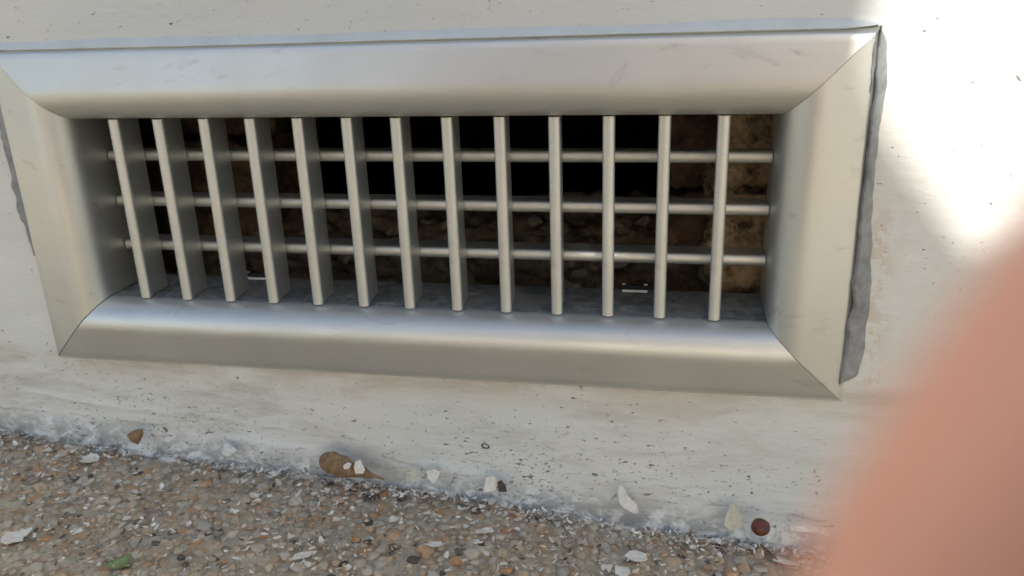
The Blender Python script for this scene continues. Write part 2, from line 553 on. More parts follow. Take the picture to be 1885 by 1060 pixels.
# the wall's body above and around the opening, with the roof line of the house far above the picture
v, f = [], []
for b in ((-5, -.26, .010, .30, -.2, 2.9), (.26, 6, .010, .30, -.2, 2.9), (-.26, .26, .010, .30, .065, 2.9), (-.26, .26, .010, .30, -.2, -.105)):
    a, q = box(*b); f += [tuple(i + len(v) for i in t) for t in q]; v += a
obj('core', v, f, M['rubble'], wall)
# lining of the hollow behind, its lack of light put into the colour
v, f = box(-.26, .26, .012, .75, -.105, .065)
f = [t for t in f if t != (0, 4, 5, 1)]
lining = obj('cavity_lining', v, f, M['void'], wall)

# rough masonry seen through the grille
def lump(name, x0, x1, y0, y1, z0, z1, mat, amp, seed, parent, res=.0016, sc=110):
    nxx = max(2, int((x1 - x0) / res)); nyy = max(2, int((y1 - y0) / res)); nzz = max(2, int((z1 - z0) / res))
    bm = bmesh.new()
    bmesh.ops.create_cube(bm, size=1)
    for vtx in bm.verts:
        vtx.co = Vector(((x0 + x1) / 2 + vtx.co.x * (x1 - x0), (y0 + y1) / 2 + vtx.co.y * (y1 - y0), (z0 + z1) / 2 + vtx.co.z * (z1 - z0)))
    n = max(1, min(6, int(math.log2(max(nxx, nyy, nzz)))))
    for _ in range(n):
        long = [e for e in bm.edges if e.calc_length() > res * 1.6]
        if not long: break
        bmesh.ops.subdivide_edges(bm, edges=long, cuts=1, use_grid_fill=True)
    bm.normal_update()
    for vtx in bm.verts:
        d = fbm(vtx.co, sc, 4, seed) + .5 * fbm(vtx.co, sc * .3, 2, seed + 5)
        vtx.co += vtx.normal * amp * d
    bmesh.ops.triangulate(bm, faces=[fc for fc in bm.faces if len(fc.verts) > 4])
    m = bpy.data.meshes.new(name); bm.to_mesh(m); bm.free()
    m.polygons.foreach_set('use_smooth', [True] * len(m.polygons))
    m.materials.append(mat)
    o = bpy.data.objects.new(name, m); C.objects.link(o)
    if parent: o.parent = parent
    return o
# cavity floor of rubble
v, f = [], []
cx_ = [-.25 + .0024 * i for i in range(209)]; cy_ = [.014 + .0028 * i for i in range(90)]
for yy in cy_:
    for xx in cx_:
        v.append((xx, yy, -.0480 + .02 * max(0, min(1, (yy - .05) / .11)) - max(0, yy - .16) * .5 + .0045 * fbm((xx, yy, 0), 45, 4, 2) + .003 * fbm((xx, yy, 0), 140, 3, 7)))
n_ = len(cx_)
for j in range(len(cy_) - 1):
    for i in range(n_ - 1):
        a = j * n_ + i; f.append((a, a + 1, a + n_ + 1, a + n_))
obj('rubble_bed', v, f, M['rubble'], wall, smooth=True)
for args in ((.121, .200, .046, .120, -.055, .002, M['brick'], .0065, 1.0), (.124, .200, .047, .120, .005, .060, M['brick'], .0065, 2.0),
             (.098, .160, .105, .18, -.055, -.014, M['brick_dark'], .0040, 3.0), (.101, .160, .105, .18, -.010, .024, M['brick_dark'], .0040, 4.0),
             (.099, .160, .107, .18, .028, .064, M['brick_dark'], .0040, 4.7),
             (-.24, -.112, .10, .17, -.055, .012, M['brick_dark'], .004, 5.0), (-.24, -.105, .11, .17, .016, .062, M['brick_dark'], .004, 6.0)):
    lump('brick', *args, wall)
stone_src = []
for i in range(6):
    V, F = pebble_mesh(40 + i, 2)
    V = V * (1, 1, .9) + .18 * np.sign(V) * (np.abs(V) > .6)
    me = bpy.data.meshes.new('rubble_stone'); me.from_pydata(V.tolist(), [], F.tolist()); me.update()
    me.materials.append(M['rubble_pale'] if i % 2 else M['rubble'])
    stone_src.append(me)
for i in range(60):
    x = rng.uniform(-.13, .13); y = rng.uniform(.045, .14)
    r = rng.uniform(.0022, .0065)
    o = bpy.data.objects.new('rubble_stone', stone_src[rng.randrange(6)])
    o.location = (x, y, -.0480 + .02 * max(0, min(1, (y - .05) / .11)) + r * .3)
    o.rotation_euler = (rng.uniform(-.6, .6), rng.uniform(-.6, .6), rng.uniform(0, 6)); o.scale = (r, r * rng.uniform(.6, 1), r * rng.uniform(.5, 1))
    o.parent = wall
    C.objects.link(o)

# ------------------------------------------------------------------ ventilation grille
HW, HH, FW = .16713, .06706, .02849
vent = tag(empty('ventilation_grille', (0, 0, 0)), 'satin aluminium ventilation grille with thirteen upright blades in front of three horizontal ones', 'vent grille')
prof = [(0, .0015), (0, -.0007), (.0006, -.0016), (.0014, -.0026), (.0020, -.0033), (.0026, -.0036)]
prof += [(.0025 + (.0165 - .0025) * i / 6, -.0036 - .0027 * i / 6) for i in range(1, 7)]
cx0, cr = .0165, .0120
for i in range(1, 19):
    a = math.pi / 2 * i / 18
    s = .0165 + cr * math.sin(a)
    y = -.0063 - .0022 * math.sin(min(a * 1.9, math.pi)) * .22 + .0115 * (1 - math.cos(a))
    prof.append((s, y))
prof += [(FW, .012), (FW, .036), (FW - .0014, .036), (FW - .0014, .006), (.020, -.0050), (.0030, -.0012), (.0020, .0015)]
def rail(side):
    """swept between two mitred ends with a hairline gap"""
    g = .00012
    def P(s, y, e):
        a = s - g
        if side == 'top': return (e * (HW - s - g), y, HH - s)
        if side == 'bottom': return (e * (HW - s - g), y, -HH + s)
        if side == 'left': return (-HW + s, y, e * (HH - s - g))
        return (HW - s, y, e * (HH - s - g))
    N = 24
    v = []
    for i in range(N + 1):
        e = -1 + 2 * i / N
        v += [P(s, y, e) for s, y in prof]
    n = len(prof)
    f = [(i * n + k, i * n + (k + 1) % n, (i + 1) * n + (k + 1) % n, (i + 1) * n + k) for i in range(N) for k in range(n)]
    f += [tuple(range(n)), tuple(N * n + k for k in range(n - 1, -1, -1))]
    o = obj('frame_rail', v, f, {'bottom': M['alu_dusty_shaded'], 'top': M['alu']}.get(side, M['alu_v']), vent)
    fix_normals(o); sharp(o, 40)
    o.location = (rng.uniform(-.00012, .00012), rng.uniform(-.00022, .0), rng.uniform(-.0001, .0001))
    return o
for s_ in ('top', 'bottom', 'left', 'right'): rail(s_)

# blade section: rounded nose, long taper to the rear
sec = []
for i in range(9):
    a = -math.pi / 2 + math.pi * i / 8
    sec.append((.00225 * math.sin(a), .0016 - .0016 * math.cos(a)))
sec += [(.00215, .0030), (.00150, .0048), (.00105, .0070), (.0008, .0163), (-.0008, .0163), (-.00105, .0070), (-.00150, .0048), (-.00215, .0030)]
def blade(name, mat, horiz, length, smooth=True):
    v = []
    for e in (-.5, .5):
        v += [((e * length, y, t) if horiz else (t, y, e * length)) for t, y in sec]
    n = len(sec)
    f = [(k, (k + 1) % n, n + (k + 1) % n, n + k) for k in range(n)] + [tuple(range(n)), tuple(range(2 * n - 1, n - 1, -1))]
    o = obj(name, v, f, mat, vent)
    fix_normals(o); sharp(o, 32)
    return o
IH, IW = HH - FW, HW - FW
b0 = blade('upright_blade', M['alu_v'], False, 2 * IH - .0007)
for i in range(13):
    o = b0 if i == 0 else b0.copy()
    if i: C.objects.link(o)
    o.location = (-.12088 + .02 * i + rng.uniform(-.00025, .00025), .0025, rng.uniform(-.0001, .0001))
    o.rotation_euler = (0, 0, R(rng.uniform(-.6, .6)))
h0 = blade('horizontal_blade', M['alu'], True, 2 * IW - .0008)
for i, z in enumerate((.02045, .0004, -.0197)):
    o = h0 if i == 0 else h0.copy()
    if i: C.objects.link(o)
    o.location = (0, .0196, z)
# spring clips on the sill
for cx in (.0880, -.0835):
    z0 = -.0384
    v, f = box(cx - .0052, cx + .0052, .0322, .0340, z0, z0 + .0028)
    c_ = obj('spring_clip', v, f, M['clip_dark'], vent)
    v, f = box(cx - .0052, cx + .0052, .0316, .0321, z0 + .0001, z0 + .0010)
    obj('clip_edge', v, f, M['clip'], c_)
    for s in (-1, 1):
        v, f = box(cx + s * .0045 - .0007, cx + s * .0045 + .0007, .0330, .0338, z0 + .00285, z0 + .0032)
        obj('clip_tab', v, f, M['clip'], c_)

# ------------------------------------------------------------------ sealant
def ribbon(name, inner, outer, yi, yo, bulge, mat, seed, label, nlen=240, ncross=10, lump_amp=.0005, ragged=.0005):
    """strip lofted between two polylines of (x, z); inner edge at depth yi, outer at yo, swelling towards the viewer"""
    def at(poly, t):
        L = [0]
        for a, b in zip(poly, poly[1:]): L.append(L[-1] + math.dist(a, b))
        d = t * L[-1]
        for i in range(len(poly) - 1):
            if d <= L[i + 1] or i == len(poly) - 2:
                q = (d - L[i]) / max(L[i + 1] - L[i], 1e-9)
                return Vector((poly[i][0] + (poly[i + 1][0] - poly[i][0]) * q, poly[i][1] + (poly[i + 1][1] - poly[i][1]) * q))
    v, f = [], []
    for i in range(nlen + 1):
        t = i / nlen
        a, b = at(inner, t), at(outer, t)
        dirv = (b - a).normalized() if (b - a).length > 1e-6 else Vector((1, 0))
        tp = min(1, t / .035, (1 - t) / .035) ** .5; md = a.lerp(b, .5); a = md.lerp(a, tp); b = md.lerp(b, tp)
        a = a + dirv * ragged * 1.2 * fbm((a.x, 0, a.y), 130, 6, seed)
        b = b + dirv * ragged * 1.3 * fbm((b.x, 0, b.y), 120, 6, seed + 3)
        endf = min(1, t / .03, (1 - t) / .03)
        for j in range(ncross + 1):
            s = j / ncross
            p = a.lerp(b, s)
            y = yi + (yo - yi) * s - bulge * math.sin(math.pi * s) ** .8 * endf - lump_amp * fbm((p.x, 0, p.y), 120, 3, seed) * math.sin(math.pi * s)
            if j in (0, ncross): y += .0012
            v.append((p.x, y, p.y))
    n = ncross + 1
    for i in range(nlen):
        for j in range(ncross):
            a = i * n + j; f.append((a, a + 1, a + n + 1, a + n))
    # closed back so the strip has a body
    m = len(v)
    for i in range(nlen + 1):
        for j in (0, ncross):
            p = v[i * n + j]; v.append((p[0], .0012, p[2]))
    for i in range(nlen):
        a, b = i * n, (i + 1) * n
        f.append((b, m + 2 * (i + 1), m + 2 * i, a)); f.append((a + ncross, m + 2 * i + 1, m + 2 * i + 3, b + ncross))
        f.append((m + 2 * i, m + 2 * i + 2, m + 2 * i + 3, m + 2 * i + 1))
    o = obj(name, v, f, mat, smooth=True)
    fix_normals(o)
    return tag(o, label, 'sealant')
def pp(pts, y):
    return [(q.x, q.z) for q in (pix(u, v, y) for u, v in pts)]
ribbon('sealant_strip',
       pp([(1617, 52), (1614, 120), (1604, 210), (1594, 300), (1584, 400), (1579, 460), (1574, 500), (1568, 522), (1571, 560), (1558, 600), (1556, 650), (1548, 682), (1534, 702)], -.0040),
       pp([(1626, 42), (1634, 75), (1632, 150), (1628, 190), (1621, 232), (1616, 270), (1610, 340), (1606, 430), (1606, 520), (1601, 585), (1592, 640), (1583, 690), (1562, 710)], 0),
       -.0046, -.0002, .0010, M['caulk'], 3.0, 'dark grey sealant strip down the right side of the aluminium grille frame')
ribbon('sealant_strip',
       pp([(-60, -20), (-30, 60), (8, 185), (25, 270), (45, 390), (64, 472)], -.0032),
       pp([(-75, 0), (-55, 90), (-10, 200), (6, 275), (32, 385), (62, 470)], 0),
       -.0020, -.0002, .0008, M['caulk'], 9.0, 'thin grey sealant strip along the left side of the grille frame', lump_amp=.0009, ragged=.0010)
ribbon('paint_bead',
       [(-HW - .002, HH - .0010), (-.08, HH - .0012), (0, HH - .0010), (.08, HH - .0008), (HW - .001, HH - .0008)],
       [(-HW - .002, HH + .0024), (-.11, HH + .0030), (-.04, HH + .0022), (.03, HH + .0030), (.09, HH + .0024), (.13, HH + .0034), (HW - .001, HH + .0022)],
       -.0036, -.0001, .0001, M['bead'], 5.0, 'pale glossy sealant bead along the top edge of the grille frame', ncross=10, lump_amp=.00012, ragged=.00006, nlen=220)
ribbon('sealant_smear', pp([(1608, 78), (1602, 110), (1597, 130), (1601, 150), (1600, 172)], -.004), pp([(1618, 70), (1614, 105), (1610, 128), (1609, 145), (1604, 176)], -.004),
       -.0033, -.0033, .0007, M['caulk'], 13.0, 'small grey smear of sealant on the frame near its top right corner', nlen=40, ncross=5, lump_amp=.0003)

# ------------------------------------------------------------------ litter at the foot of the wall
def flake_mesh(seed, n=7, thick=.00028, curl=.5, jag=.45, asp=1.0):
    """thin, slightly curled chip of unit size with its own thickness"""
    rr = random.Random(seed)
    ring = []
    for i in range(n):
        a = 6.2832 * (i + rr.uniform(-.3, .3)) / n
        q = 1 - jag * rr.random()
        ring.append((math.cos(a) * q, math.sin(a) * q * asp))
    dirc = rr.uniform(0, 3.14)
    def zc(x, y):
        s = x * math.cos(dirc) + y * math.sin(dirc)
        return curl * s * s * .6 + .08 * math.sin(3 * y + seed)
    pts = [(0, 0)] + [(x * .55, y * .55) for x, y in ring] + ring
    v = [(x, y, zc(x, y)) for x, y in pts]
    m = len(v)
    v += [(x, y, z - thick) for x, y, z in v]
    f = []
    for i in range(n):
        j = (i + 1) % n
        f.append((0, 1 + i, 1 + j)); f.append((1 + i, 1 + n + i, 1 + n + j, 1 + j))
        f.append((m, m + 1 + j, m + 1 + i)); f.append((m + 1 + i, m + 1 + j, m + 1 + n + j, m + 1 + n + i))
        f.append((1 + n + i, m + 1 + n + i, m + 1 + n + j, 1 + n + j))
    return v, f
gtop = lambda x, y: zg(x) + relief(x, y) + .0010
# tiny chips past counting: one mesh
V, F, CT = [], [], []
srcs = [flake_mesh(200 + i, rng.choice((5, 6, 7)), .10, rng.uniform(.1, .8), .6, rng.uniform(.35, 1)) for i in range(16)]
for i in range(17000):
    if i < 2200:
        x = rng.uniform(-.25, .24); y = -.006 - abs(rng.gauss(0, .004))
    else:
        x = rng.uniform(-.34, .36); y = rng.uniform(-.20, -.006)
    if fbm((x, y, 0), 30, 2, 2.5) < rng.uniform(-.7, .35): continue
    r = rng.choice((.0004, .0006, .0008, .0011, .0015, .0019)) * rng.uniform(.7, 1.3)
    v, f = srcs[rng.randrange(16)]
    mt = Matrix.LocRotScale(Vector((x, y, gtop(x, y) + rng.uniform(.0002, .0012))), Euler((rng.uniform(-.5, .5), rng.uniform(-.5, .5), rng.uniform(0, 6.28))), Vector((r, r * rng.uniform(.3, .9), r)))
    o_ = len(V); CT += [rng.random()] * len(v)
    V += [tuple(mt @ Vector(q)) for q in v]; F += [tuple(a + o_ for a in t) for t in f]
chips = obj('paint_chips', V, F, M['chips'])
chips.data.attributes.new('tint', 'FLOAT', 'POINT').data.foreach_set('value', CT)
tag(chips, 'tiny white paint chips strewn over the pebbles', 'paint chips', kind='stuff')
# larger chips, each a thing
fm = []
for i in range(10):
    v, f = flake_mesh(300 + i, rng.choice((5, 6, 7, 8)), .09, rng.uniform(.1, .6), .55, rng.uniform(.4, 1))
    me = bpy.data.meshes.new('paint_flake'); me.from_pydata(v, [], f); me.update(); me.materials.append(M['flake']); fm.append(me)
cnt = 0
while cnt < 160:
    x = rng.uniform(-.21, .22); y = -.008 - abs(rng.gauss(0, .035))
    if not in_view((x, y, zg(x)), 1.0): continue
    r = rng.uniform(.0011, .0025)
    o = bpy.data.objects.new('paint_flake', fm[rng.randrange(10)])
    o.location = (x, y, gtop(x, y) + .0006); o.rotation_euler = (rng.uniform(-.35, .35), rng.uniform(-.35, .35), rng.uniform(0, 6.28)); o.scale = (r, r * rng.uniform(.5, 1), r)
    tag(o, 'small loose white paint flake lying on the pebbled ground', 'paint flake', 'small white paint flakes scattered on the pebbled ground')
    C.objects.link(o); cnt += 1

def outline(name, pts, y, mat, label, cat, thick=.0004, curl=.0008, lean=0.0, seed=0):
    """a chip leaning against the wall foot: outline from the survey, with its own thickness, curl and lean"""
    P = [pix(u, v, y) for u, v in pts]
    c = sum(P, Vector()) / len(P)
    zmin = min(p.z for p in P)
    def bend(p):
        q = p - c
        yy = y - curl * (q.x / .006) ** 2 * .5 + (p.z - zmin) * lean + .0003 * fbm(p, 300, 2, seed)
        return yy
    ring = [Vector((p.x, bend(p), p.z)) for p in P]
    mid = [Vector((c.x + (p.x - c.x) * .5, 0, c.z + (p.z - c.z) * .5)) for p in P]
    for m_ in mid: m_.y = bend(m_)
    cc = Vector((c.x, bend(c), c.z))
    v = [cc] + mid + ring
    n = len(ring); m = len(v)
    v = v + [q + Vector((0, thick, 0)) for q in v]
    f = []
    for i in range(n):
        j = (i + 1) % n
        f += [(0, 1 + i, 1 + j), (1 + i, 1 + n + i, 1 + n + j, 1 + j), (m, m + 1 + j, m + 1 + i), (m + 1 + i, m + 1 + j, m + 1 + n + j, m + 1 + n + i), (1 + n + i, m + 1 + n + i, m + 1 + n + j, 1 + n + j)]
    org = Vector((c.x, y, zmin))
    o = obj(name, [q - org for q in v], f, mat, loc=org)
    fix_normals(o)
    return tag(o, label, cat)
outline('paint_flake', [(1138, 900), (1147, 903), (1155, 918), (1163, 925), (1172, 930), (1176, 943), (1168, 945), (1152, 938), (1141, 930), (1137, 915)], -.0085, M['flake'],
        'ragged white paint flake standing upright against the wall foot right of centre', 'paint flake', seed=1, lean=.3)
outline('paint_flake', [(1347, 936), (1356, 940), (1369, 963), (1366, 972), (1345, 976), (1333, 968), (1338, 950)], -.0095, M['cream'],
        'cream shell-shaped flake leaning on the wall just left of the red-brown seed', 'paint flake', curl=.0016, seed=2, lean=.35)
outline('paint_flake', [(893, 883), (903, 880), (912, 884), (914, 893), (912, 904), (890, 906)], -.0085, M['flake'],
        'square white paint flake propped at the wall foot beside a dark husk', 'paint flake', seed=3, lean=.3)
outline('paint_flake', [(782, 872), (795, 869), (808, 872), (805, 882), (798, 890), (788, 883)], -.0090, M['flake'],
        'fan-shaped white paint flake just right of the brown leaf tip', 'paint flake', seed=4, lean=.4)
outline('paint_flake', [(755, 868), (763, 864), (766, 875), (763, 885), (757, 880)], -.0090, M['cream'],
        'narrow curled cream flake between the brown leaf and the fan-shaped flake', 'paint flake', seed=5, lean=.4)
outline('paint_flake', [(652, 852), (661, 850), (671, 866), (668, 872), (655, 872), (650, 862)], -.0150, M['flake'],
        'white paint flake standing in front of the middle of the brown leaf', 'paint flake', seed=6, lean=.2)
outline('paint_flake', [(631, 858), (639, 853), (646, 856), (642, 863), (633, 864)], -.0150, M['flake'],
        'little oval white flake on the brown leaf, left of the taller flake', 'paint flake', seed=7, lean=.2)
outline('bark_husk', [(914, 890), (922, 888), (930, 896), (933, 905), (918, 905)], -.0095, M['twig'],
        'small dark brown husk right of the square white flake', 'husk', curl=.002, seed=8, lean=.3)
outline('paint_flake', [(1455, 968), (1480, 969), (1505, 974), (1522, 976), (1527, 984), (1500, 981), (1470, 978), (1456, 975)], -.0100, M['flake'],
        'long pale strip of paint at the wall foot right of the red-brown seed', 'paint flake', seed=9, lean=.3, thick=.0012)

def ground_flake(u, v, r, seed, label, mat='flake', asp=.6, rot=0, jag=.35, n=15, curl=.5):
    p = pix(u, v)
    vv, ff = flake_mesh(seed, n, .08, curl, jag, asp)
    o = obj('paint_flake', [tuple(c * r for c in q) for q in vv], ff, M[mat], loc=(p.x, p.y, gtop(p.x, p.y) + .0009))
    o.rotation_euler = (rng.uniform(-.15, .15), rng.uniform(-.15, .15), rot)
    return tag(o, label, 'paint flake')
ground_flake(168, 850, .0052, 11, 'star-shaped pale flake on the pebbles left of the rust-brown husk', asp=.8, jag=.5)
ground_flake(28, 995, .0075, 12, 'broad greyish white flake on the ground at the left edge', asp=.7, rot=.3, jag=.5)
ground_flake(1172, 1030, .0055, 13, 'broad pale flake on the pebbles below the upright white flake', asp=.55, rot=-.1)
ground_flake(1146, 1056, .0036, 14, 'small upright-pointing pale flake at the bottom edge below the broad one', asp=1, jag=.3)
ground_flake(1443, 1042, .0058, 15, 'long white flake beside the finger at the bottom edge', asp=.35, rot=-.45)
ground_flake(250, 912, .0022, 16, 'small bright white flake alone below the rust-brown husk', asp=.5, rot=-.5, jag=.2)
ground_flake(470, 920, .0026, 17, 'rounded bright flake on the pebbles below and left of the brown leaf', asp=.6, jag=.2)
ground_flake(560, 1028, .0062, 18, 'twisted pale flake near the bottom edge left of centre', asp=.3, rot=.7, jag=.4)
ground_flake(130, 830, .0030, 19, 'flat cream flake near the wall foot left of the rust-brown husk', 'cream', asp=.5, rot=-.1, jag=.2)
ground_flake(255, 828, .0033, 20, 'flat cream oval flake directly below the rust-brown husk', 'cream', asp=.35, rot=-.1, jag=.15)
ground_flake(205, 815, .0036, 21, 'white paint flake tucked under the wall foot just left of the rust-brown husk', asp=.4, rot=-.3, jag=.25)
ground_flake(800, 1010, .0042, 22, 'angular white flake with a bent corner near the bottom centre', asp=.5, rot=.3)
ground_flake(890, 985, .0045, 23, 'zigzag white flake on the pebbles right of the bottom centre', asp=.4, rot=.2, jag=.6)

# curled leaf, half under the wall foot
def leaf_pod(name, pa, pb, wid, hgt, mat, label, cat, seed, tail=1.6, crump=.25):
    a, b = Vector(pa), Vector(pb)
    ax = b - a; L = ax.length; ax.normalize()
    side = ax.cross(Vector((0, 0, 1))).normalized(); up = side.cross(ax)
    v, f = [], []
    n, m = 26, 16
    for i in range(n + 1):
        t = i / n
        rr = (math.sin(math.pi * min(1, t * 1.35 + .12)) ** .6 if t < .65 else 0)
        rr = max(0.02, (1 - t) ** (1 / tail) * min(1, (t + .02) / .18) ** .5)
        if t > .62: rr *= 1 - .55 * (t - .62) / .38
        for j in range(m):
            th = 6.2832 * j / m
            q = a + ax * (t * L) + side * (math.cos(th) * wid * rr) + up * (math.sin(th) * hgt * rr)
            q += (q - (a + ax * t * L)) * (.45 * fbm(q, 210, 5, seed) + crump * fbm(q, 90, 2, seed + 2))
            v.append(q)
    for i in range(n):
        for j in range(m):
            f.append((i * m + j, i * m + (j + 1) % m, (i + 1) * m + (j + 1) % m, (i + 1) * m + j))
    f += [tuple(range(m)), tuple(n * m + j for j in range(m - 1, -1, -1))]
    org = a.copy()
    o = obj(name, [q - org for q in v], f, mat, smooth=True, loc=org)
    fix_normals(o)
    return tag(o, label, cat)
pa = pix(590, 845, -.0105); pb = pix(712, 878, -.0105)
leaf_pod('dry_leaf', (pa.x, -.0105, pa.z), (pb.x, -.0125, pb.z), .0040, .0054, M['leaf'], 'brown curled dry leaf tapering to the right at the wall foot', 'dry leaf', 4)
pa = pix(243, 812, -.010); pb = pix(262, 790, -.006)
husk = leaf_pod('seed_husk', pa, pb, .0030, .0030, M['leaf'], 'small crumpled rust-brown husk against the wall foot at the left', 'husk', 9, tail=3, crump=1.3)

def tube(name, pts, rad, mat, label, cat, m=7, taper=.6):
    v, f = [], []
    P = [Vector(p) for p in pts]
    for i, p in enumerate(P):
        d = (P[min(i + 1, len(P) - 1)] - P[max(i - 1, 0)]).normalized()
        s = d.cross(Vector((.1, .2, 1))).normalized(); u = s.cross(d)
        r = rad * (1 - taper * abs(2 * i / (len(P) - 1) - 1))
        for j in range(m):
            th = 6.2832 * j / m
            v.append(p + s * math.cos(th) * r + u * math.sin(th) * r - P[0])
    for i in range(len(P) - 1):
        for j in range(m):
            f.append((i * m + j, i * m + (j + 1) % m, (i + 1) * m + (j + 1) % m, (i + 1) * m + j))
    f += [tuple(range(m)), tuple((len(P) - 1) * m + j for j in range(m - 1, -1, -1))]
    o = obj(name, v, f, mat, smooth=True, loc=P[0]); fix_normals(o)
    return tag(o, label, cat)
def gpts(uv, lift=.0014):
    out = []
    for u, v in uv:
        p = pix(u, v); p.z = zg(p.x) + relief(p.x, p.y) + lift; out.append(p)
    return out
tube('twig', gpts([(268, 822), (295, 822), (320, 824), (345, 830), (368, 836)]), .0008, M['twig'], 'thin dark curved twig right of the rust-brown husk', 'twig')
tube('twig', gpts([(1398, 1008), (1410, 1020), (1422, 1030), (1432, 1040)]), .0011, M['twig'], 'short brown twig near the finger at the bottom right', 'twig')
tube('twig', gpts([(700, 872), (720, 876), (735, 880)]), .0006, M['twig'], 'short dark stalk at the tip of the brown leaf', 'stalk')

# red-brown seed: a ball with a dimple
bm = bmesh.new(); bmesh.ops.create_uvsphere(bm, u_segments=28, v_segments=18, radius=.0036)
for v_ in bm.verts:
    q = v_.co.normalized()
    d = (q - Vector((.1, -.6, .8)).normalized()).length
    v_.co *= 1 - .16 * math.exp(-(d / .35) ** 2) + .05 * fbm(q, 1.4, 2, 4)
    v_.co.z *= .92
me = bpy.data.meshes.new('seed'); bm.to_mesh(me); bm.free(); me.polygons.foreach_set('use_smooth', [True] * len(me.polygons)); me.materials.append(M['red'])
seed = bpy.data.objects.new('seed', me); C.objects.link(seed)
p = pix(1400, 970, -.0125); seed.location = (p.x, -.0125, p.z)
tag(seed, 'round red-brown seed on the pebbles against the wall foot', 'seed')

# green leaf scrap at the bottom left
p = pix(222, 1043)
vv, ff = flake_mesh(77, 10, .16, .9, .3, .55)
o = obj('leaf_scrap', [tuple(c * .0056 for c in q) for q in vv], ff, M['green'], smooth=True, loc=(p.x, p.y, gtop(p.x, p.y) + .0008))
o.rotation_euler = (.3, -.2, .5)
tag(o, 'scrap of green leaf on the pebbles at the bottom left', 'leaf')

# plaster lump at the wall foot
bm = bmesh.new(); bmesh.ops.create_icosphere(bm, subdivisions=3, radius=.0032)
for v_ in bm.verts: v_.co = Vector((v_.co.x * 1.2, v_.co.y * .7, v_.co.z * .95)) * (1 + .8 * fbm(v_.co, 260, 4, 6))
me = bpy.data.meshes.new('plaster_lump'); bm.to_mesh(me); bm.free(); me.polygons.foreach_set('use_smooth', [True] * len(me.polygons)); me.materials.append(M['bead'])
me.materials.clear(); me.materials.append(M['wall'])
o = bpy.data.objects.new('plaster_lump', me); C.objects.link(o)
p = pix(420, 830, -.0075); o.location = (p.x, -.0075, p.z)
tag(o, 'grey-white plaster lump at the wall foot between husk and brown leaf', 'plaster lump')

# small dark ring stuck on the wall
p = pix(893, 822, -.0006)
n, m = 18, 6
v, f = [], []
for i in range(n):
    a = 6.2832 * i / n
    for j in range(m):
        b = 6.2832 * j / m
        q = .00135 + .00028 * math.cos(b)
        v.append((q * math.cos(a) * 1.15, .00028 * math.sin(b), q * math.sin(a) * .7))
for i in range(n):
    for j in range(m):
        f.append((i * m + j, i * m + (j + 1) % m, ((i + 1) % n) * m + (j + 1) % m, ((i + 1) % n) * m + j))
o = obj('dark_ring', v, f, M['black'], smooth=True, loc=(p.x, wall_y(p.x, p.z) - .0002, p.z)); o.rotation_euler = (0, .3, 0)
tag(o, 'tiny dark ring stuck to the wall above the pebbles near the centre', 'ring')

# ------------------------------------------------------------------ the person holding the phone
def skin_obj(name, chains, mat, parent, sub=2):
    """chains: lists of (point, radius); each grows one tapering limb, all in one mesh"""
    verts, edges, rad, roots = [], [], [], []
    index = {}
    for ch in chains:
        prev = None
        for (p, r) in ch:
            key = tuple(round(c, 5) for c in p)
            if key in index: i = index[key]
            else:
                i = len(verts); verts.append(tuple(p)); rad.append(r if isinstance(r, tuple) else (r, r)); index[key] = i
                if prev is None: roots.append(i)
            if prev is not None: edges.append((prev, i))
            prev = i
    me = bpy.data.meshes.new(name); me.from_pydata(verts, edges, []); me.update()
    me.materials.append(mat)
    o = bpy.data.objects.new(name, me); C.objects.link(o); o.parent = parent
    o.modifiers.new('skin', 'SKIN'); 
    if not me.skin_vertices: 
        bpy.context.view_layer.objects.active = o
        bpy.ops.mesh.customdata_skin_add()
    for i, d in enumerate(me.skin_vertices[0].data):
        d.radius = rad[i]; d.use_root = i in roots
    o.modifiers['skin'].use_smooth_shade = True
    s = o.modifiers.new('sub', 'SUBSURF'); s.levels = sub; s.render_levels = sub
    return o
person = tag(empty('person', (.15, -.85, zg(.15))), 'person crouching with a phone, out-of-focus fingertip covering the lower right corner', 'person')
pinv = Vector((.15, -.85, zg(.15)))
def L(p): return Vector(p) - pinv
def K(p): return (CM @ Vector(p)) - pinv                      # points given in the frame of the held phone
def mir(p): return (-.10 - p[0], p[1], p[2])
def hand(f, wrist):
    ch = []
    palm = [((.100, .004, .022), .020), ((.084, .012, .014), .021)]
    ch.append([(K(f(p)), r) for p, r in palm])
    fingers = [
        [((.088, .036, .010), .0100), ((.070, .050, .000), .0098), ((.046, .037, -.019), .0090), ((.0300, .0118, -.0195), .0083), ((.0136, -.0086, -.0185), .0080), ((.0092, -.0152, -.0180), .0064)],
        [((.092, .018, .010), .0100), ((.078, .028, .000), .0098), ((.060, .012, -.018), .0088), ((.045, -.010, -.020), .0082), ((.036, -.026, -.017), .0070)],
        [((.092, .002, .010), .0098), ((.079, .006, .000), .0094), ((.062, -.010, -.018), .0084), ((.047, -.030, -.019), .0078), ((.039, -.044, -.016), .0066)],
        [((.092, -.012, .010), .0088), ((.080, -.014, .002), .0084), ((.066, -.030, -.013), .0075), ((.054, -.046, -.014), .0068), ((.048, -.057, -.012), .0058)],
        [((.096, .010, .022), .0115), ((.080, .022, .028), .0110), ((.055, .022, .024), .0095), ((.035, .016, .019), .0078)],
    ]
    for fg in fingers: ch.append([(K(f(p)), r) for p, r in fg])
    return ch
ident = lambda p: p
SR, SL_ = (.292, -.70, .515), (-.045, -.70, .480)
wr, wl = K((.140, -.008, .034)), K(mir((.140, -.008, .034)))
er, el = L((.334, -.50, .20)), L((-.125, -.52, .19))
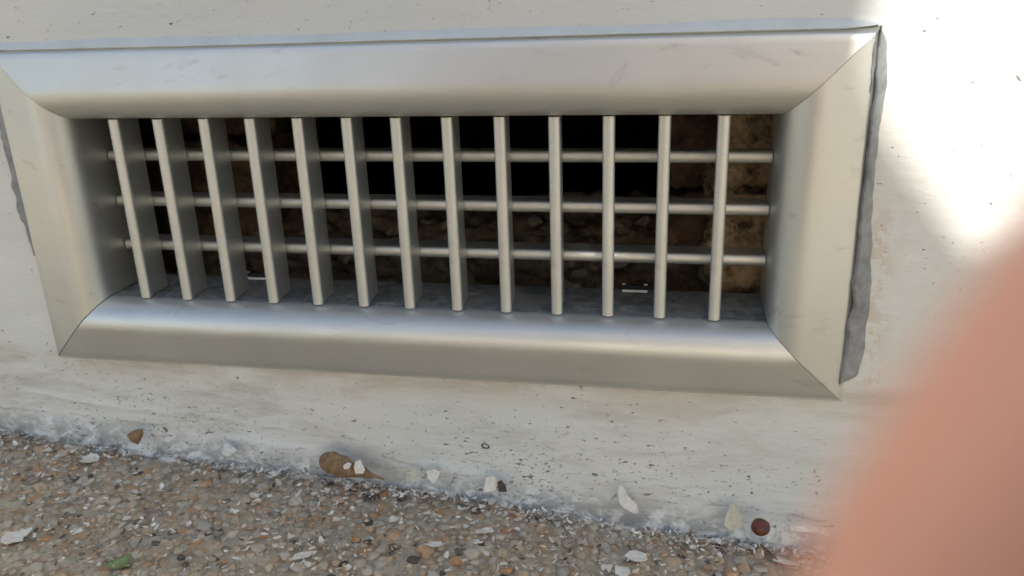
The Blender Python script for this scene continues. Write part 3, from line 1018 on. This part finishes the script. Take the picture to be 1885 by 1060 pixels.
body = [
    [(L((.12, -.98, .15)), (.12, .09)), (L((.12, -.93, .24)), (.11, .08)), (L((.12, -.85, .36)), (.11, .08)), (L((.12, -.76, .46)), (.10, .07)), (L((.12, -.70, .54)), .055), (L((.12, -.67, .59)), .055), (L((.12, -.65, .66)), (.072, .085)), (L((.12, -.645, .73)), (.075, .09)), (L((.12, -.65, .785)), (.05, .06))],
    [(L((.12, -.76, .46)), (.10, .07)), (L(SR), .045), (L(SR).lerp(er, .3) - Vector((.014, 0, 0)), .036), (er, .038), (wr, .026), (K((.100, .004, .022)), .020)],
    [(L((.12, -.76, .46)), (.10, .07)), (L(SL_), .045), (el, .040), (wl, .026), (K(mir((.100, .004, .022))), .020)],
    [(L((.12, -.98, .15)), (.12, .09)), (L((.24, -.95, .225)), .085), (L((.432, -.62, .346)), .058), (L((.43, -.76, -.05)), .038)],
    [(L((.12, -.98, .15)), (.12, .09)), (L((.06, -.95, .225)), .085), (L((-.19, -.62, .31)), .058), (L((-.13, -.76, -.04)), .038)],
]
bo = skin_obj('body', body + hand(ident, None) + hand(mir, None), M['skin'], person)
shirt = [
    [(L((.12, -.985, .17)), (.185, .15)), (L((.125, -.93, .25)), (.195, .15)), (L((.145, -.85, .365)), (.205, .15)), (L((.12, -.765, .465)), (.145, .10)), (L((.12, -.715, .515)), .075)],
    [(L((.12, -.765, .465)), (.145, .10)), (L(SR) + Vector((.018, 0, .010)), .062), (L(SR).lerp(er, .32) - Vector((.022, 0, 0)), .045), (L(SR).lerp(er, .9), .050)],
    [(L((.225, -.86, .27)), .095), (L((.245, -.80, .36)), .098), (L((.266, -.745, .455)), .092)],  # added bulge that closes a sun gap between torso and arm
    [(L((.12, -.765, .465)), (.145, .10)), (L(SL_), .072), (L(SL_).lerp(el, .75), .060)],
]
skin_obj('shirt', shirt, M['shirt'], person)
tr = [
    [(L((.12, -1.0, .17)), (.17, .13)), (L((.12, -1.0, .12)), (.15, .12))],
    [(L((.12, -1.0, .12)), (.15, .12)), (L((.25, -.95, .225)), .100), (L((.432, -.62, .349)), .074), (L((.43, -.755, -.03)), .056)],
    [(L((.12, -1.0, .12)), (.15, .12)), (L((.05, -.95, .225)), .100), (L((-.19, -.62, .315)), .074), (L((-.13, -.755, -.02)), .056)],
]
skin_obj('trousers', tr, M['trousers'], person)
for xx in (.43, -.13):
    zf = zg(xx)
    skin_obj('shoe', [[(L((xx, -.80, zf + .045)), (.042, .042)), (L((xx, -.70, zf + .040)), (.045, .036)), (L((xx, -.58, zf + .030)), (.045, .028))]], M['shoe'], person)
skin_obj('hair', [[(L((.12, -.685, .69)), (.078, .075)), (L((.12, -.675, .75)), (.092, .088)), (L((.12, -.655, .80)), (.085, .075))]], M['hair'], person)
# face: nose, ears, eyes, mouth
fc = empty('face'); fc.parent = person
skin_obj('nose', [[(L((.12, -.565, .715)), .008), (L((.12, -.548, .692)), .013)]], M['skin'], person, 1)
for s in (-1, 1):
    skin_obj('ear', [[(L((.12 + s * .074, -.65, .72)), (.006, .014)), (L((.12 + s * .078, -.655, .69)), (.006, .012))]], M['skin'], person, 1)
    skin_obj('eye', [[(L((.12 + s * .028, -.573, .722)), .010), (L((.12 + s * .030, -.572, .722)), .010)]], M['glass'], person, 1)
skin_obj('mouth', [[(L((.10, -.580, .660)), .006), (L((.12, -.574, .659)), .007), (L((.14, -.580, .660)), .006)]], M['skin'], person, 1)
bpy.data.objects.remove(fc)

# the phone, its lens just behind the viewpoint
ph = tag(empty('smartphone', CAM_LOC), 'grey smartphone held level in front of the grille', 'phone')
ph.rotation_euler = CAM_ROT
def rbox(name, x0, x1, y0, y1, z0, z1, bev, mat, parent):
    bm = bmesh.new(); bmesh.ops.create_cube(bm, size=1)
    for v_ in bm.verts:
        v_.co = Vector(((x0 + x1) / 2 + v_.co.x * (x1 - x0), (y0 + y1) / 2 + v_.co.y * (y1 - y0), (z0 + z1) / 2 + v_.co.z * (z1 - z0)))
    bmesh.ops.bevel(bm, geom=bm.edges[:], offset=bev, segments=3, affect='EDGES')
    m_ = bpy.data.meshes.new(name); bm.to_mesh(m_); bm.free(); m_.materials.append(mat)
    o = bpy.data.objects.new(name, m_); C.objects.link(o); o.parent = parent
    return o
rbox('shell', -.128, .030, -.058, .016, .0040, .0120, .002, M['phone'], ph)
rbox('screen', -.126, .028, -.056, .014, .0121, .0126, .0002, M['glass'], ph)
rbox('lens_plate', -.014, .012, -.012, .010, .0028, .0041, .0005, M['glass'], ph)
